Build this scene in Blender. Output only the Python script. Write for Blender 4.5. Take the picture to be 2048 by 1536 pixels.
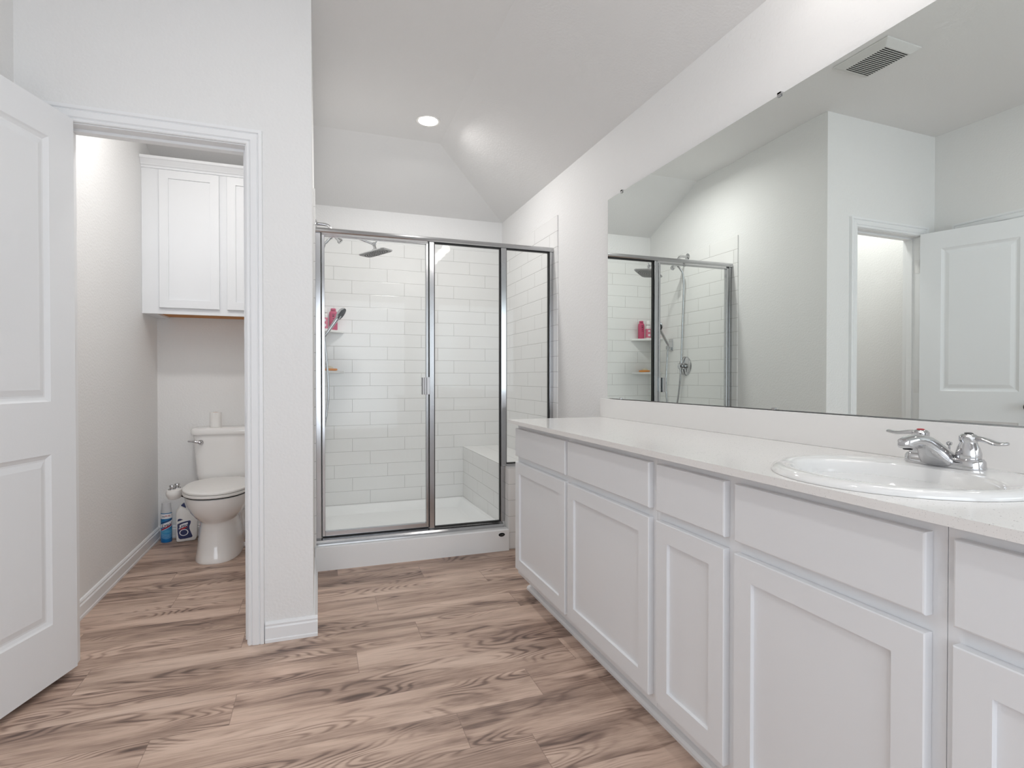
import bpy, bmesh, math, random
from mathutils import Vector, Matrix
PI = math.pi
random.seed(7)
for o in list(bpy.data.objects):
    bpy.data.objects.remove(o)
S = bpy.context.scene
C = S.collection

# ------------------------------------------------------------------ camera, world, exposure, lights
W = 1.50            # mirror wall plane
CH = 2.743          # flat ceiling
XL = -1.036         # left wall
YD = 2.48           # wall with the toilet room doorway
YB = 4.476          # shower back wall
cam = bpy.data.cameras.new('camera'); cam.sensor_width = 36; cam.lens = 1091.0/2048*36
cam.clip_start = 0.02
co = bpy.data.objects.new('camera', cam); C.objects.link(co)
co.location = (0, 0, 1.10)
co.rotation_euler = (math.radians(90-0.597), 0, math.radians(-19.574))
S.camera = co
w = bpy.data.worlds.new('world'); S.world = w; w.use_nodes = True
w.node_tree.nodes['Background'].inputs[0].default_value = (0.8, 0.85, 1, 1)
w.node_tree.nodes['Background'].inputs[1].default_value = 0.85
S.view_settings.view_transform = 'Standard'; S.view_settings.look = 'None'
S.view_settings.gamma = 1; S.view_settings.use_curve_mapping = False
S.view_settings.exposure = 0.50

def area(name, loc, rot, size, power, color, sy=None, disk=False):
    l = bpy.data.lights.new(name, 'AREA'); l.energy = power; l.color = color; l.size = size
    if disk: l.shape = 'DISK'
    elif sy: l.shape = 'RECTANGLE'; l.size_y = sy
    o = bpy.data.objects.new(name, l); C.objects.link(o); o.location = loc; o.rotation_euler = rot
    return o
# added cool fill lamp just inside the unseen rear window, lifts low areas
area('rear_fill', (0.15, -1.66, 1.30), (math.radians(90), 0, 0), 2.2, 24, (0.88, 0.945, 1.0), sy=1.9)
P_CAN_SHOWER = 8.0
P_FILL_ROOM = 4.2
P_CAN_WC = 5.6
P_GLOBE = 1.2
WARM = (1.0, 0.975, 0.955)
S.cycles.max_bounces = 24; S.cycles.diffuse_bounces = 12; S.cycles.glossy_bounces = 10; S.cycles.transparent_max_bounces = 24

# ------------------------------------------------------------------ materials
def newmat(name):
    m = bpy.data.materials.new(name); m.use_nodes = True
    return m, m.node_tree.nodes, m.node_tree.links, m.node_tree.nodes['Principled BSDF']
def simple(name, col, rough=0.5, metal=0.0, bump=0.0, bscale=200, coat=0.0, spec=0.5, var=0.0):
    m, n, l, b = newmat(name)
    b.inputs['Base Color'].default_value = (*col, 1); b.inputs['Roughness'].default_value = rough
    b.inputs['Metallic'].default_value = metal; b.inputs['Coat Weight'].default_value = coat
    b.inputs['Coat Roughness'].default_value = 0.05
    b.inputs['Specular IOR Level'].default_value = spec
    tc = n.new('ShaderNodeTexCoord'); nz = n.new('ShaderNodeTexNoise')
    nz.inputs['Scale'].default_value = bscale; nz.inputs['Detail'].default_value = 3
    l.new(tc.outputs['Object'], nz.inputs['Vector'])
    if bump > 0:
        bp = n.new('ShaderNodeBump'); bp.inputs['Strength'].default_value = bump; bp.inputs['Distance'].default_value = 0.002
        l.new(nz.outputs['Fac'], bp.inputs['Height']); l.new(bp.outputs['Normal'], b.inputs['Normal'])
    if var > 0:
        mx = n.new('ShaderNodeMix'); mx.data_type = 'RGBA'
        mx.inputs[6].default_value = (*[c*(1-var) for c in col], 1); mx.inputs[7].default_value = (*[min(1, c*(1+var)) for c in col], 1)
        l.new(nz.outputs['Fac'], mx.inputs[0]); l.new(mx.outputs[2], b.inputs['Base Color'])
    return m
M = {}
M['wall'] = simple('wall_paint', (0.785, 0.785, 0.780), 0.75, bump=0.8, bscale=85, spec=0.25)
M['wallwc'] = M['wall']
M['ceil'] = simple('ceiling_paint', (0.77, 0.765, 0.76), 0.8, bump=0.5, bscale=90, spec=0.2)
M['trim'] = simple('trim_paint', (0.81, 0.82, 0.83), 0.38, bump=0.05, bscale=40)
M['door'] = simple('door_paint', (0.785, 0.80, 0.815), 0.45, bump=0.10, bscale=120)
M['cab'] = simple('cabinet_paint', (0.77, 0.785, 0.805), 0.40, bump=0.04, bscale=60)
M['plumb'] = simple('vitreous_china', (0.85, 0.84, 0.825), 0.08, coat=0.6, bscale=5, var=0.01)
M['sink'] = simple('sink_china', (0.80, 0.80, 0.79), 0.06, coat=0.7, bscale=5, var=0.01)
M['acrylic'] = simple('acrylic_pan', (0.86, 0.87, 0.87), 0.18, bump=0.02, bscale=30)
M['chrome'] = simple('chrome', (0.58, 0.58, 0.59), 0.06, metal=1, bscale=20, var=0.02)
M['alu'] = simple('polished_aluminium', (0.50, 0.505, 0.515), 0.16, metal=1, bscale=20, var=0.03)
M['gasket'] = simple('black_gasket', (0.012, 0.012, 0.012), 0.5, bscale=50, var=0.1)
M['black'] = simple('black_rubber', (0.010, 0.010, 0.011), 0.6, bscale=300, var=0.3, spec=0.15)
M['nozzle'] = simple('grey_nozzles', (0.32, 0.32, 0.32), 0.5, bscale=50, var=0.1)
M['paper'] = simple('paper', (0.82, 0.81, 0.79), 0.9, bump=0.3, bscale=150)
M['plastic'] = simple('white_plastic', (0.78, 0.77, 0.75), 0.35, bscale=40, var=0.02)
M['ventp'] = simple('vent_plastic', (0.66, 0.66, 0.645), 0.5, bscale=40, var=0.02)
M['capgrey'] = simple('grey_cap', (0.58, 0.59, 0.61), 0.45, bscale=40, var=0.02)
M['label'] = simple('white_label', (0.82, 0.82, 0.84), 0.35, bscale=40, var=0.02)
M['navy'] = simple('navy_print', (0.012, 0.02, 0.10), 0.35, bscale=40, var=0.1)
M['red'] = simple('red_print', (0.45, 0.02, 0.03), 0.35, bscale=40, var=0.1)
M['lblue'] = simple('light_blue_print', (0.30, 0.58, 0.75), 0.35, bscale=60, var=0.2)
M['pink'] = simple('pink_bottle', (0.52, 0.055, 0.14), 0.35, bscale=40, var=0.08)
M['lpink'] = simple('light_pink_label', (0.66, 0.16, 0.25), 0.4, bscale=60, var=0.2)
M['orange'] = simple('orange_dish', (0.80, 0.28, 0.02), 0.45, bscale=60, var=0.1)
M['cream'] = simple('cream_soap', (0.75, 0.68, 0.52), 0.5, bscale=40, var=0.05)
M['ochre'] = simple('raw_wood', (0.50, 0.20, 0.035), 0.6, bscale=30, var=0.2)
M['dark'] = simple('dark_gap', (0.015, 0.015, 0.015), 0.9, bscale=30, var=0.1)
M['hinge'] = simple('painted_hinge', (0.76, 0.76, 0.76), 0.4, bscale=30, var=0.05)
M['nickel'] = simple('dark_nickel', (0.10, 0.10, 0.10), 0.35, metal=0.8, bscale=30, var=0.1)
M['solid'] = simple('solid_surface', (0.80, 0.80, 0.79), 0.3, bscale=30, var=0.01)

def canmat():
    m, n, l, b = newmat('spray_can_print')
    tc = n.new('ShaderNodeTexCoord'); sp = n.new('ShaderNodeSeparateXYZ'); l.new(tc.outputs['Object'], sp.inputs[0])
    mr = n.new('ShaderNodeMapRange'); mr.inputs[1].default_value = 0.0; mr.inputs[2].default_value = 0.185
    l.new(sp.outputs['Z'], mr.inputs[0])
    wv = n.new('ShaderNodeTexNoise'); wv.inputs['Scale'].default_value = 30; l.new(tc.outputs['Object'], wv.inputs['Vector'])
    ad = n.new('ShaderNodeMath'); ad.operation = 'MULTIPLY_ADD'; ad.inputs[1].default_value = 0.10; l.new(wv.outputs['Fac'], ad.inputs[0]); l.new(mr.outputs[0], ad.inputs[2])
    r = n.new('ShaderNodeValToRGB'); l.new(ad.outputs[0], r.inputs[0])
    e = r.color_ramp.elements
    e[0].position = 0.0; e[0].color = (0.0, 0.15, 0.48, 1); e[1].position = 0.30; e[1].color = (0.02, 0.25, 0.60, 1)
    for p, c in [(0.45, (0.10, 0.42, 0.68, 1)), (0.56, (0.02, 0.22, 0.50, 1)), (0.95, (0.01, 0.16, 0.38, 1))]:
        q = e.new(p); q.color = c
    l.new(r.outputs[0], b.inputs['Base Color']); b.inputs['Roughness'].default_value = 0.3
    return m
M['can'] = canmat()

def glassmat(name, tint):
    m, n, l, b = newmat(name)
    n.remove(b)
    out = n['Material Output']; mix = n.new('ShaderNodeMixShader'); tr = n.new('ShaderNodeBsdfTransparent')
    gl = n.new('ShaderNodeBsdfGlossy'); gl.inputs['Roughness'].default_value = 0.0
    tr.inputs[0].default_value = (*tint, 1); fr = n.new('ShaderNodeFresnel'); fr.inputs[0].default_value = 1.25
    l.new(fr.outputs[0], mix.inputs[0]); l.new(tr.outputs[0], mix.inputs[1]); l.new(gl.outputs[0], mix.inputs[2])
    l.new(mix.outputs[0], out.inputs[0])
    return m
M['glass'] = glassmat('clear_glass', (0.985, 0.992, 0.988))
def mirrormat():
    m, n, l, b = newmat('silvered_mirror')
    b.inputs['Base Color'].default_value = (0.845, 0.885, 0.860, 1); b.inputs['Metallic'].default_value = 1; b.inputs['Roughness'].default_value = 0.0
    return m
M['mirror'] = mirrormat()
M['mirror_edge'] = simple('mirror_edge', (0.10, 0.13, 0.12), 0.3, bscale=30, var=0.1)
def emis(name, col, st):
    m, n, l, b = newmat(name)
    b.inputs['Base Color'].default_value = (*col, 1); b.inputs['Emission Color'].default_value = (*col, 1); b.inputs['Emission Strength'].default_value = st
    return m
M['lens'] = emis('lamp_lens', (1.0, 0.97, 0.93), 14)
M['globe'] = emis('globe_glass', (1.0, 0.965, 0.93), 13)

def mathn(n, l, op, a, b=None, c=None):
    x = n.new('ShaderNodeMath'); x.operation = op
    for i, v in enumerate((a, b, c)):
        if v is None: continue
        if isinstance(v, (int, float)): x.inputs[i].default_value = v
        else: l.new(v, x.inputs[i])
    return x.outputs[0]
def tilemat(name, axis, u0, z0=0.108, vaxis='Z', w_=0.409, h_=0.1035, sign=1, top=19):
    m, n, l, b = newmat(name)
    tc = n.new('ShaderNodeTexCoord'); sp = n.new('ShaderNodeSeparateXYZ'); l.new(tc.outputs['Object'], sp.inputs[0])
    z = mathn(n, l, 'DIVIDE', mathn(n, l, 'SUBTRACT', sp.outputs[vaxis], z0), h_)
    row = mathn(n, l, 'FLOOR', z)
    fz = mathn(n, l, 'FRACT', z)
    off = mathn(n, l, 'MULTIPLY', mathn(n, l, 'SUBTRACT', top, row), sign/3.0)
    u = mathn(n, l, 'SUBTRACT', mathn(n, l, 'DIVIDE', mathn(n, l, 'SUBTRACT', sp.outputs[axis], u0), w_), off)
    fu = mathn(n, l, 'FRACT', u)
    du = mathn(n, l, 'MULTIPLY', mathn(n, l, 'MINIMUM', fu, mathn(n, l, 'SUBTRACT', 1.0, fu)), w_)
    dz = mathn(n, l, 'MULTIPLY', mathn(n, l, 'MINIMUM', fz, mathn(n, l, 'SUBTRACT', 1.0, fz)), h_)
    d = mathn(n, l, 'MINIMUM', du, dz)
    mr = n.new('ShaderNodeMapRange'); mr.inputs[1].default_value = 0.0006; mr.inputs[2].default_value = 0.0018; l.new(d, mr.inputs[0])
    mx = n.new('ShaderNodeMix'); mx.data_type = 'RGBA'; mx.inputs[6].default_value = (0.47, 0.46, 0.445, 1); mx.inputs[7].default_value = (0.80, 0.797, 0.788, 1)
    l.new(mr.outputs[0], mx.inputs[0]); l.new(mx.outputs[2], b.inputs['Base Color'])
    mr2 = n.new('ShaderNodeMapRange'); mr2.inputs[1].default_value = 0.0006; mr2.inputs[2].default_value = 0.0035; l.new(d, mr2.inputs[0])
    mr2.interpolation_type = 'SMOOTHSTEP'
    nz = n.new('ShaderNodeTexNoise'); nz.inputs['Scale'].default_value = 9; l.new(tc.outputs['Object'], nz.inputs['Vector'])
    hsum = mathn(n, l, 'MULTIPLY_ADD', nz.outputs['Fac'], 0.35, mr2.outputs[0])
    bp = n.new('ShaderNodeBump'); bp.inputs['Strength'].default_value = 0.5; bp.inputs['Distance'].default_value = 0.0015
    l.new(hsum, bp.inputs['Height']); l.new(bp.outputs[0], b.inputs['Normal'])
    b.inputs['Roughness'].default_value = 0.20
    return m
M['tile_back'] = tilemat('tile_back', 'X', 0.253)
M['tile_left'] = tilemat('tile_left', 'Y', 3.62)
M['tile_right'] = tilemat('tile_right', 'Y', 3.70)
M['tile_pony'] = tilemat('tile_pony', 'X', 1.02, sign=0)
M['tile_ponyside'] = tilemat('tile_pony_side', 'Y', 3.21, sign=1)
M['tile_top'] = tilemat('tile_bench_top', 'Y', 3.29, z0=1.15, vaxis='X', h_=0.175, top=0)

def quartz():
    m, n, l, b = newmat('white_quartz')
    tc = n.new('ShaderNodeTexCoord'); v = n.new('ShaderNodeTexVoronoi'); v.inputs['Scale'].default_value = 160
    l.new(tc.outputs['Object'], v.inputs['Vector'])
    v2 = n.new('ShaderNodeTexVoronoi'); v2.inputs['Scale'].default_value = 420; l.new(tc.outputs['Object'], v2.inputs['Vector'])
    # sparse specks: small distance AND random cell value
    sp = n.new('ShaderNodeSeparateColor'); l.new(v.outputs['Color'], sp.inputs[0])
    a = mathn(n, l, 'LESS_THAN', v.outputs['Distance'], 0.22); bb = mathn(n, l, 'GREATER_THAN', sp.outputs[0], 0.86)
    k = mathn(n, l, 'MULTIPLY', a, bb)
    sp2 = n.new('ShaderNodeSeparateColor'); l.new(v2.outputs['Color'], sp2.inputs[0])
    k2 = mathn(n, l, 'MULTIPLY', mathn(n, l, 'LESS_THAN', v2.outputs['Distance'], 0.3), mathn(n, l, 'GREATER_THAN', sp2.outputs[0], 0.8))
    mx = n.new('ShaderNodeMix'); mx.data_type = 'RGBA'; mx.inputs[6].default_value = (0.80, 0.79, 0.775, 1); mx.inputs[7].default_value = (0.42, 0.41, 0.40, 1)
    l.new(k, mx.inputs[0])
    mx2 = n.new('ShaderNodeMix'); mx2.data_type = 'RGBA'; mx2.inputs[7].default_value = (0.62, 0.61, 0.60, 1)
    l.new(k2, mx2.inputs[0]); l.new(mx.outputs[2], mx2.inputs[6]); l.new(mx2.outputs[2], b.inputs['Base Color'])
    b.inputs['Roughness'].default_value = 0.16
    return m
M['quartz'] = quartz()

def floormat():
    m, n, l, b = newmat('vinyl_plank')
    tc = n.new('ShaderNodeTexCoord'); at = n.new('ShaderNodeAttribute'); at.attribute_name = 'seed'
    uv = n.new('ShaderNodeAttribute'); uv.attribute_name = 'edge'
    sa = n.new('ShaderNodeSeparateXYZ'); l.new(at.outputs['Vector'], sa.inputs[0])
    off = n.new('ShaderNodeVectorMath'); off.operation = 'MULTIPLY_ADD'
    l.new(at.outputs['Vector'], off.inputs[0]); off.inputs[1].default_value = (37, 53, 11); l.new(tc.outputs['Object'], off.inputs[2])
    def stretch(sx, sy):
        mp = n.new('ShaderNodeMapping'); mp.inputs['Scale'].default_value = (sx, sy, 1); l.new(off.outputs[0], mp.inputs[0]); return mp.outputs[0]
    def noise(vec, sc, det=3, rough=0.5, dist=0.0):
        x = n.new('ShaderNodeTexNoise'); x.inputs['Scale'].default_value = sc; x.inputs['Detail'].default_value = det
        x.inputs['Roughness'].default_value = rough; x.inputs['Distortion'].default_value = dist; l.new(vec, x.inputs['Vector']); return x.outputs['Fac']
    smoke = noise(stretch(0.75, 5.2), 2.0, 5, 0.58, 0.35)
    contour = noise(stretch(1.9, 8.5), 1.0, 1.0, 0.4, 0.1)
    ring = mathn(n, l, 'SINE', mathn(n, l, 'MULTIPLY', contour, 120.0))
    ring = mathn(n, l, 'POWER', mathn(n, l, 'MULTIPLY_ADD', ring, 0.5, 0.5), 2.0)
    rmask = n.new('ShaderNodeMapRange'); rmask.inputs[1].default_value = 0.46; rmask.inputs[2].default_value = 0.60; l.new(noise(stretch(1.2, 5.0), 2.0, 2), rmask.inputs[0])
    ringm = mathn(n, l, 'MULTIPLY', ring, rmask.outputs[0])
    fine = noise(stretch(4.5, 95), 1.6, 4, 0.65)
    fine2 = noise(stretch(16, 330), 1.2, 2, 0.6)
    v = mathn(n, l, 'MULTIPLY_ADD', mathn(n, l, 'SUBTRACT', smoke, 0.5), 1.55, 0.62)
    v = mathn(n, l, 'MULTIPLY_ADD', mathn(n, l, 'SUBTRACT', sa.outputs[0], 0.5), 0.07, v)
    v = mathn(n, l, 'MULTIPLY_ADD', ringm, -0.30, v)
    v = mathn(n, l, 'MULTIPLY_ADD', mathn(n, l, 'SUBTRACT', fine, 0.5), 0.42, v)
    v = mathn(n, l, 'MULTIPLY_ADD', mathn(n, l, 'SUBTRACT', fine2, 0.5), 0.22, v)
    r = n.new('ShaderNodeValToRGB'); l.new(v, r.inputs[0]); e = r.color_ramp.elements
    e[0].position = 0.0; e[0].color = (0.085, 0.052, 0.042, 1)
    e[1].position = 1.0; e[1].color = (0.72, 0.54, 0.44, 1)
    for p, c in [(0.28, (0.215, 0.14, 0.112, 1)), (0.52, (0.43, 0.297, 0.232, 1)), (0.72, (0.60, 0.432, 0.345, 1))]:
        q = e.new(p); q.color = c
    hue = n.new('ShaderNodeMix'); hue.data_type = 'RGBA'; hue.blend_type = 'MULTIPLY'; hue.inputs[7].default_value = (0.93, 0.985, 1.0, 1)
    l.new(noise(stretch(0.4, 2.5), 1.7, 2), hue.inputs[0]); l.new(r.outputs[0], hue.inputs[6])
    # plank joints from the edge attribute (metres from the plank edge)
    mr = n.new('ShaderNodeMapRange'); mr.inputs[1].default_value = 0.0; mr.inputs[2].default_value = 0.0016
    se = n.new('ShaderNodeSeparateXYZ'); l.new(uv.outputs['Vector'], se.inputs[0])
    dx = mathn(n, l, 'MINIMUM', se.outputs[0], mathn(n, l, 'SUBTRACT', 1.22, se.outputs[0]))
    dy = mathn(n, l, 'MINIMUM', se.outputs[1], mathn(n, l, 'SUBTRACT', 0.18, se.outputs[1]))
    l.new(mathn(n, l, 'MINIMUM', dx, dy), mr.inputs[0])
    jm = n.new('ShaderNodeMix'); jm.data_type = 'RGBA'; jm.inputs[6].default_value = (0.24, 0.17, 0.135, 1)
    l.new(mr.outputs[0], jm.inputs[0]); l.new(hue.outputs[2], jm.inputs[7]); l.new(jm.outputs[2], b.inputs['Base Color'])
    bp = n.new('ShaderNodeBump'); bp.inputs['Strength'].default_value = 0.15; bp.inputs['Distance'].default_value = 0.001
    l.new(fine, bp.inputs['Height']); l.new(bp.outputs[0], b.inputs['Normal'])
    b.inputs['Roughness'].default_value = 0.42; b.inputs['Specular IOR Level'].default_value = 0.35
    return m
M['floor'] = floormat()

# ------------------------------------------------------------------ builders
def link(name, me, mat, parent=None, smooth=False, bevel=0, seg=2):
    o = bpy.data.objects.new(name, me); C.objects.link(o)
    if mat is not None and len(me.materials) == 0:
        me.materials.append(M[mat] if isinstance(mat, str) else mat)
    if parent is not None:
        o.parent = parent; o.matrix_parent_inverse = Matrix.Identity(4)
        if parent.type == 'EMPTY' or True:
            pass
    if smooth:
        for p in me.polygons: p.use_smooth = True
    if bevel:
        bv = o.modifiers.new('bevel', 'BEVEL'); bv.width = bevel; bv.segments = seg; bv.limit_method = 'ANGLE'; bv.angle_limit = math.radians(40)
        bv.harden_normals = False
    return o
class MB:
    """collects shapes in world coordinates; build() makes one mesh, local to its parent's base"""
    def __init__(s): s.b = bmesh.new()
    def box(s, x0, x1, y0, y1, z0, z1, mi=0):
        v = [s.b.verts.new((x, y, z)) for x in (x0, x1) for y in (y0, y1) for z in (z0, z1)]
        for f in ((0,1,3,2),(4,6,7,5),(0,4,5,1),(2,3,7,6),(0,2,6,4),(1,5,7,3)):
            q = s.b.faces.new([v[i] for i in f]); q.material_index = mi
        return s
    def rings(s, rings, cap0=True, cap1=True, closed=True, mi=0):
        R = [[s.b.verts.new(p) for p in r] for r in rings]
        n = len(R[0])
        for a, b in zip(R[:-1], R[1:]):
            for i in range(n if closed else n-1):
                q = s.b.faces.new((a[i], a[(i+1) % n], b[(i+1) % n], b[i])); q.material_index = mi
        if cap0: s.b.faces.new(list(reversed(R[0]))).material_index = mi
        if cap1: s.b.faces.new(R[-1]).material_index = mi
        return s
    def lathe(s, prof, c=(0, 0, 0), axis=(0, 0, 1), n=32, mi=0):
        a = Vector(axis).normalized(); u = a.orthogonal().normalized(); v = a.cross(u); c = Vector(c)
        rs = [[c + a*h + (u*math.cos(2*PI*i/n) + v*math.sin(2*PI*i/n))*max(r, 1e-5) for i in range(n)] for r, h in prof]
        return s.rings(rs, mi=mi)
    def tube(s, pts, r, n=12, mi=0):
        pts = [Vector(p) for p in pts]; rr = r if isinstance(r, (list, tuple)) else [r]*len(pts)
        u = None; rs = []
        for i, p in enumerate(pts):
            t = (pts[min(i+1, len(pts)-1)] - pts[max(i-1, 0)]).normalized()
            u = t.orthogonal().normalized() if u is None else (u - t*u.dot(t)).normalized()
            v = t.cross(u)
            rs.append([p + (u*math.cos(2*PI*k/n) + v*math.sin(2*PI*k/n))*rr[i] for k in range(n)])
        return s.rings(rs, mi=mi)
    def extrude(s, poly, vec, mi=0):
        a = [Vector(p) for p in poly]; vec = Vector(vec)
        return s.rings([a, [p+vec for p in a]], mi=mi)
    def build(s, name, mat, parent=None, smooth=False, bevel=0, seg=2, base=None, mats=None, flat_big=False):
        bmesh.ops.recalc_face_normals(s.b, faces=s.b.faces)
        off = base if base is not None else (WORLD.get(parent.name, Vector((0, 0, 0))) if parent is not None else Vector((0, 0, 0)))
        off = Vector(off)
        if off.length > 0: bmesh.ops.translate(s.b, verts=s.b.verts, vec=-off)
        me = bpy.data.meshes.new(name); s.b.to_mesh(me); s.b.free()
        if mats:
            for k in mats: me.materials.append(M[k])
        o = link(name, me, None if mats else mat, parent, smooth, bevel, seg)
        if parent is None: o.location = off
        if parent is not None: WORLD[o.name] = off
        else: WORLD[o.name] = off
        if smooth:
            me.set_sharp_from_angle(angle=math.radians(38)) if hasattr(me, 'set_sharp_from_angle') else None
        return o
WORLD = {}
def tag(o, label=None, cat=None, group=None, kind=None):
    if label: o['label'] = label
    if cat: o['category'] = cat
    if group: o['group'] = group
    if kind: o['kind'] = kind
    return o
def thing(name, loc, label, cat, group=None, kind=None):
    o = bpy.data.objects.new(name, None); C.objects.link(o); o.location = loc
    WORLD[o.name] = Vector(loc)
    return tag(o, label, cat, group, kind)
def struct(o): o['kind'] = 'structure'; return o
def sbox(name, mat, *d, bevel=0):
    return struct(MB().box(*d).build(name, mat, bevel=bevel))
def catmull(P, n=8):
    P = [Vector(p) for p in P]; out = []
    for i in range(len(P)-1):
        a = P[max(i-1, 0)]; b = P[i]; c = P[i+1]; d = P[min(i+2, len(P)-1)]
        for k in range(n):
            t = k/n
            out.append(0.5*((2*b) + (c-a)*t + (2*a-5*b+4*c-d)*t*t + (3*b-a-3*c+d)*t**3))
    out.append(P[-1]); return out

# ------------------------------------------------------------------ floor
def make_floor():
    joints = {0: .425, 1: .735, 3: .141, 4: .41, 5: .92, 6: .267, 7: .865, 8: .55, 10: -.755, 2: .95, 9: .1, -1: .62, -2: .1, -3: .85}
    bm = bmesh.new(); seed = bm.loops.layers.float_vector.new('seed') if False else None
    verts = []; faces = []; seeds = []; edges = []
    y0, y1, x0, x1 = -1.7, 4.36, XL-0.0, W
    for k in range(-19, 16):
        a = 1.56 + .18*k; b = a + .18
        if b < y0 or a > y1: continue
        j = joints.get(k, random.uniform(0, 1.22))
        x = j - 1.22*4
        while x < x1:
            xa, xb = max(x, x0), min(x+1.22, x1)
            ya, yb = max(a, y0), min(b, y1)
            sd = (random.random(), random.random(), random.random())
            if xb > xa+1e-4:
                i = len(verts); verts += [(xa, ya, 0), (xb, ya, 0), (xb, yb, 0), (xa, yb, 0)]
                faces.append((i, i+1, i+2, i+3)); seeds += [sd]*4
                edges += [(xa-x, ya-a, 0), (xb-x, ya-a, 0), (xb-x, yb-a, 0), (xa-x, yb-a, 0)]
            x += 1.22
    n0 = len(verts)
    verts += [(x0, y0, -.05), (x1, y0, -.05), (x1, y1, -.05), (x0, y1, -.05)]
    faces.append((n0+3, n0+2, n0+1, n0)); seeds += [(0, 0, 0)]*4; edges += [(.5, .1, 0)]*4
    me = bpy.data.meshes.new('floor'); me.from_pydata(verts, [], faces)
    A = me.attributes.new('seed', 'FLOAT_VECTOR', 'POINT'); B = me.attributes.new('edge', 'FLOAT_VECTOR', 'POINT')
    for i, (s_, e_) in enumerate(zip(seeds, edges)): A.data[i].vector = s_; B.data[i].vector = e_
    bm.free()
    return struct(link('floor', me, 'floor'))
make_floor()

# ------------------------------------------------------------------ walls
T = 0.12
WCB = 4.33           # toilet room back wall
PX = -0.022          # shower side face of partition
sbox('wall_right', 'wall', W, W+.1, -1.7, YB+.1, -.02, CH+.1)
sbox('wall_back', 'wall', -.06, W, YB, YB+.1, 0, CH+.1)
sbox('wall_back_toilet', 'wall', XL, PX-.10, WCB, WCB+.24, 0, CH+.1)
# partition between toilet room and shower
sbox('wall_partition', 'wall', PX-.11, PX, YD+.11, YB+.1, 0, CH+.1)
# wall with doorway: opening x -.889..-.280, z to 2.06
DX0, DX1, DZ = -.889, -.279, 2.052
b = MB().box(XL, DX0-.02, YD, YD+.11, 0, CH+.1).box(DX1+.02, PX, YD, YD+.11, 0, CH+.1).box(DX0-.02, DX1+.02, YD, YD+.11, DZ+.02, CH+.1)
struct(b.build('wall_front', 'wall'))
# left wall with an opening for the closet door
LY0, LY1 = 1.55, 2.30
b = MB().box(XL-.1, XL, LY1+.02, WCB+.2, -.02, CH+.1).box(XL-.1, XL, -1.7, LY0-.02, -.02, CH+.1).box(XL-.1, XL, LY0-.02, LY1+.02, DZ+.02, CH+.1)
struct(b.build('wall_left', 'wall'))
# rear wall with an added, unseen window behind the camera, sized for fill light
b = MB().box(XL, -.95, -1.8, -1.7, 0, CH+.1).box(1.25, W, -1.8, -1.7, 0, CH+.1).box(-.95, 1.25, -1.8, -1.7, 0, .35).box(-.95, 1.25, -1.8, -1.7, 2.25, CH+.1)
struct(b.build('wall_rear', 'wall'))
wn = struct(MB().box(-.95, 1.25, -1.79, -1.785, .35, 2.25).build('added_window_1', 'glass'))
fr = MB().box(-.95, -.91, -1.80, -1.75, .35, 2.25).box(1.21, 1.25, -1.80, -1.75, .35, 2.25).box(-.91, 1.21, -1.80, -1.75, .35, .39).box(-.91, 1.21, -1.80, -1.75, 2.21, 2.25).box(-.91, 1.21, -1.79, -1.76, 1.28, 1.32)
fr.build('added_window_frame', 'trim', wn)
# ceiling: flat field, one slope down to the back wall and one down to the mirror wall, meeting at a hip
LO = 2.438; RUN = 0.69
def slab(bm, poly, t=.06):
    a = [bm.b.verts.new(p) for p in poly]; c = [bm.b.verts.new((p[0], p[1], p[2]+t)) for p in poly]
    n = len(a); bm.b.faces.new(a); bm.b.faces.new(list(reversed(c)))
    for i in range(n): bm.b.faces.new((a[i], a[(i+1) % n], c[(i+1) % n], c[i]))
cb = MB()
xa, xb, xc = XL-.05, W-RUN, W
ya, yb, yc = -1.75, YB-RUN, YB
me_v = [(xa, ya, CH), (xb, ya, CH), (xb, yb, CH), (xa, yb, CH), (xc, ya, LO), (xc, yc, LO), (xa, yc, LO)]
V = [cb.b.verts.new(p) for p in me_v]; U = [cb.b.verts.new((p[0], p[1], p[2]+.05)) for p in me_v]
for f in ((0,3,2,1), (1,2,5,4), (3,6,5,2)):
    cb.b.faces.new([V[i] for i in f]); cb.b.faces.new([U[i] for i in reversed(f)])
loop = [0, 1, 4, 5, 6, 3]
for i in range(6):
    a_, b_ = loop[i], loop[(i+1) % 6]; cb.b.faces.new((V[a_], V[b_], U[b_], U[a_]))
struct(cb.build('ceiling', 'ceil'))

# ------------------------------------------------------------------ baseboards and door trim
BP = [(0, 0), (.017, 0), (.017, .012), (.014, .016), (.014, .060), (.009, .066), (.011, .074), (.006, .082), (0, .084)]
def baseboard(name, p0, p1, nrm):
    p0 = Vector(p0); p1 = Vector(p1); nr = Vector(nrm)
    poly = [p0 + nr*a + Vector((0, 0, z)) for a, z in BP]
    return struct(MB().extrude(poly, p1-p0).build(name, 'trim'))
baseboard('baseboard_left', (XL, YD+.11, 0), (XL, WCB, 0), (1, 0, 0))
baseboard('baseboard_back', (XL, WCB, 0), (PX-.11, WCB, 0), (0, -1, 0))
baseboard('baseboard_front', (DX1+.068, YD, 0), (PX+.017, YD, 0), (0, -1, 0))
baseboard('baseboard_partition', (PX, YD-.0005, 0), (PX, 3.283, 0), (1, 0, 0))
baseboard('baseboard_partition_toilet', (PX-.11, YD+.11, 0), (PX-.11, WCB, 0), (-1, 0, 0))
baseboard('baseboard_rear_left', (XL, -1.7, 0), (XL, LY0-.08, 0), (1, 0, 0))
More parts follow.
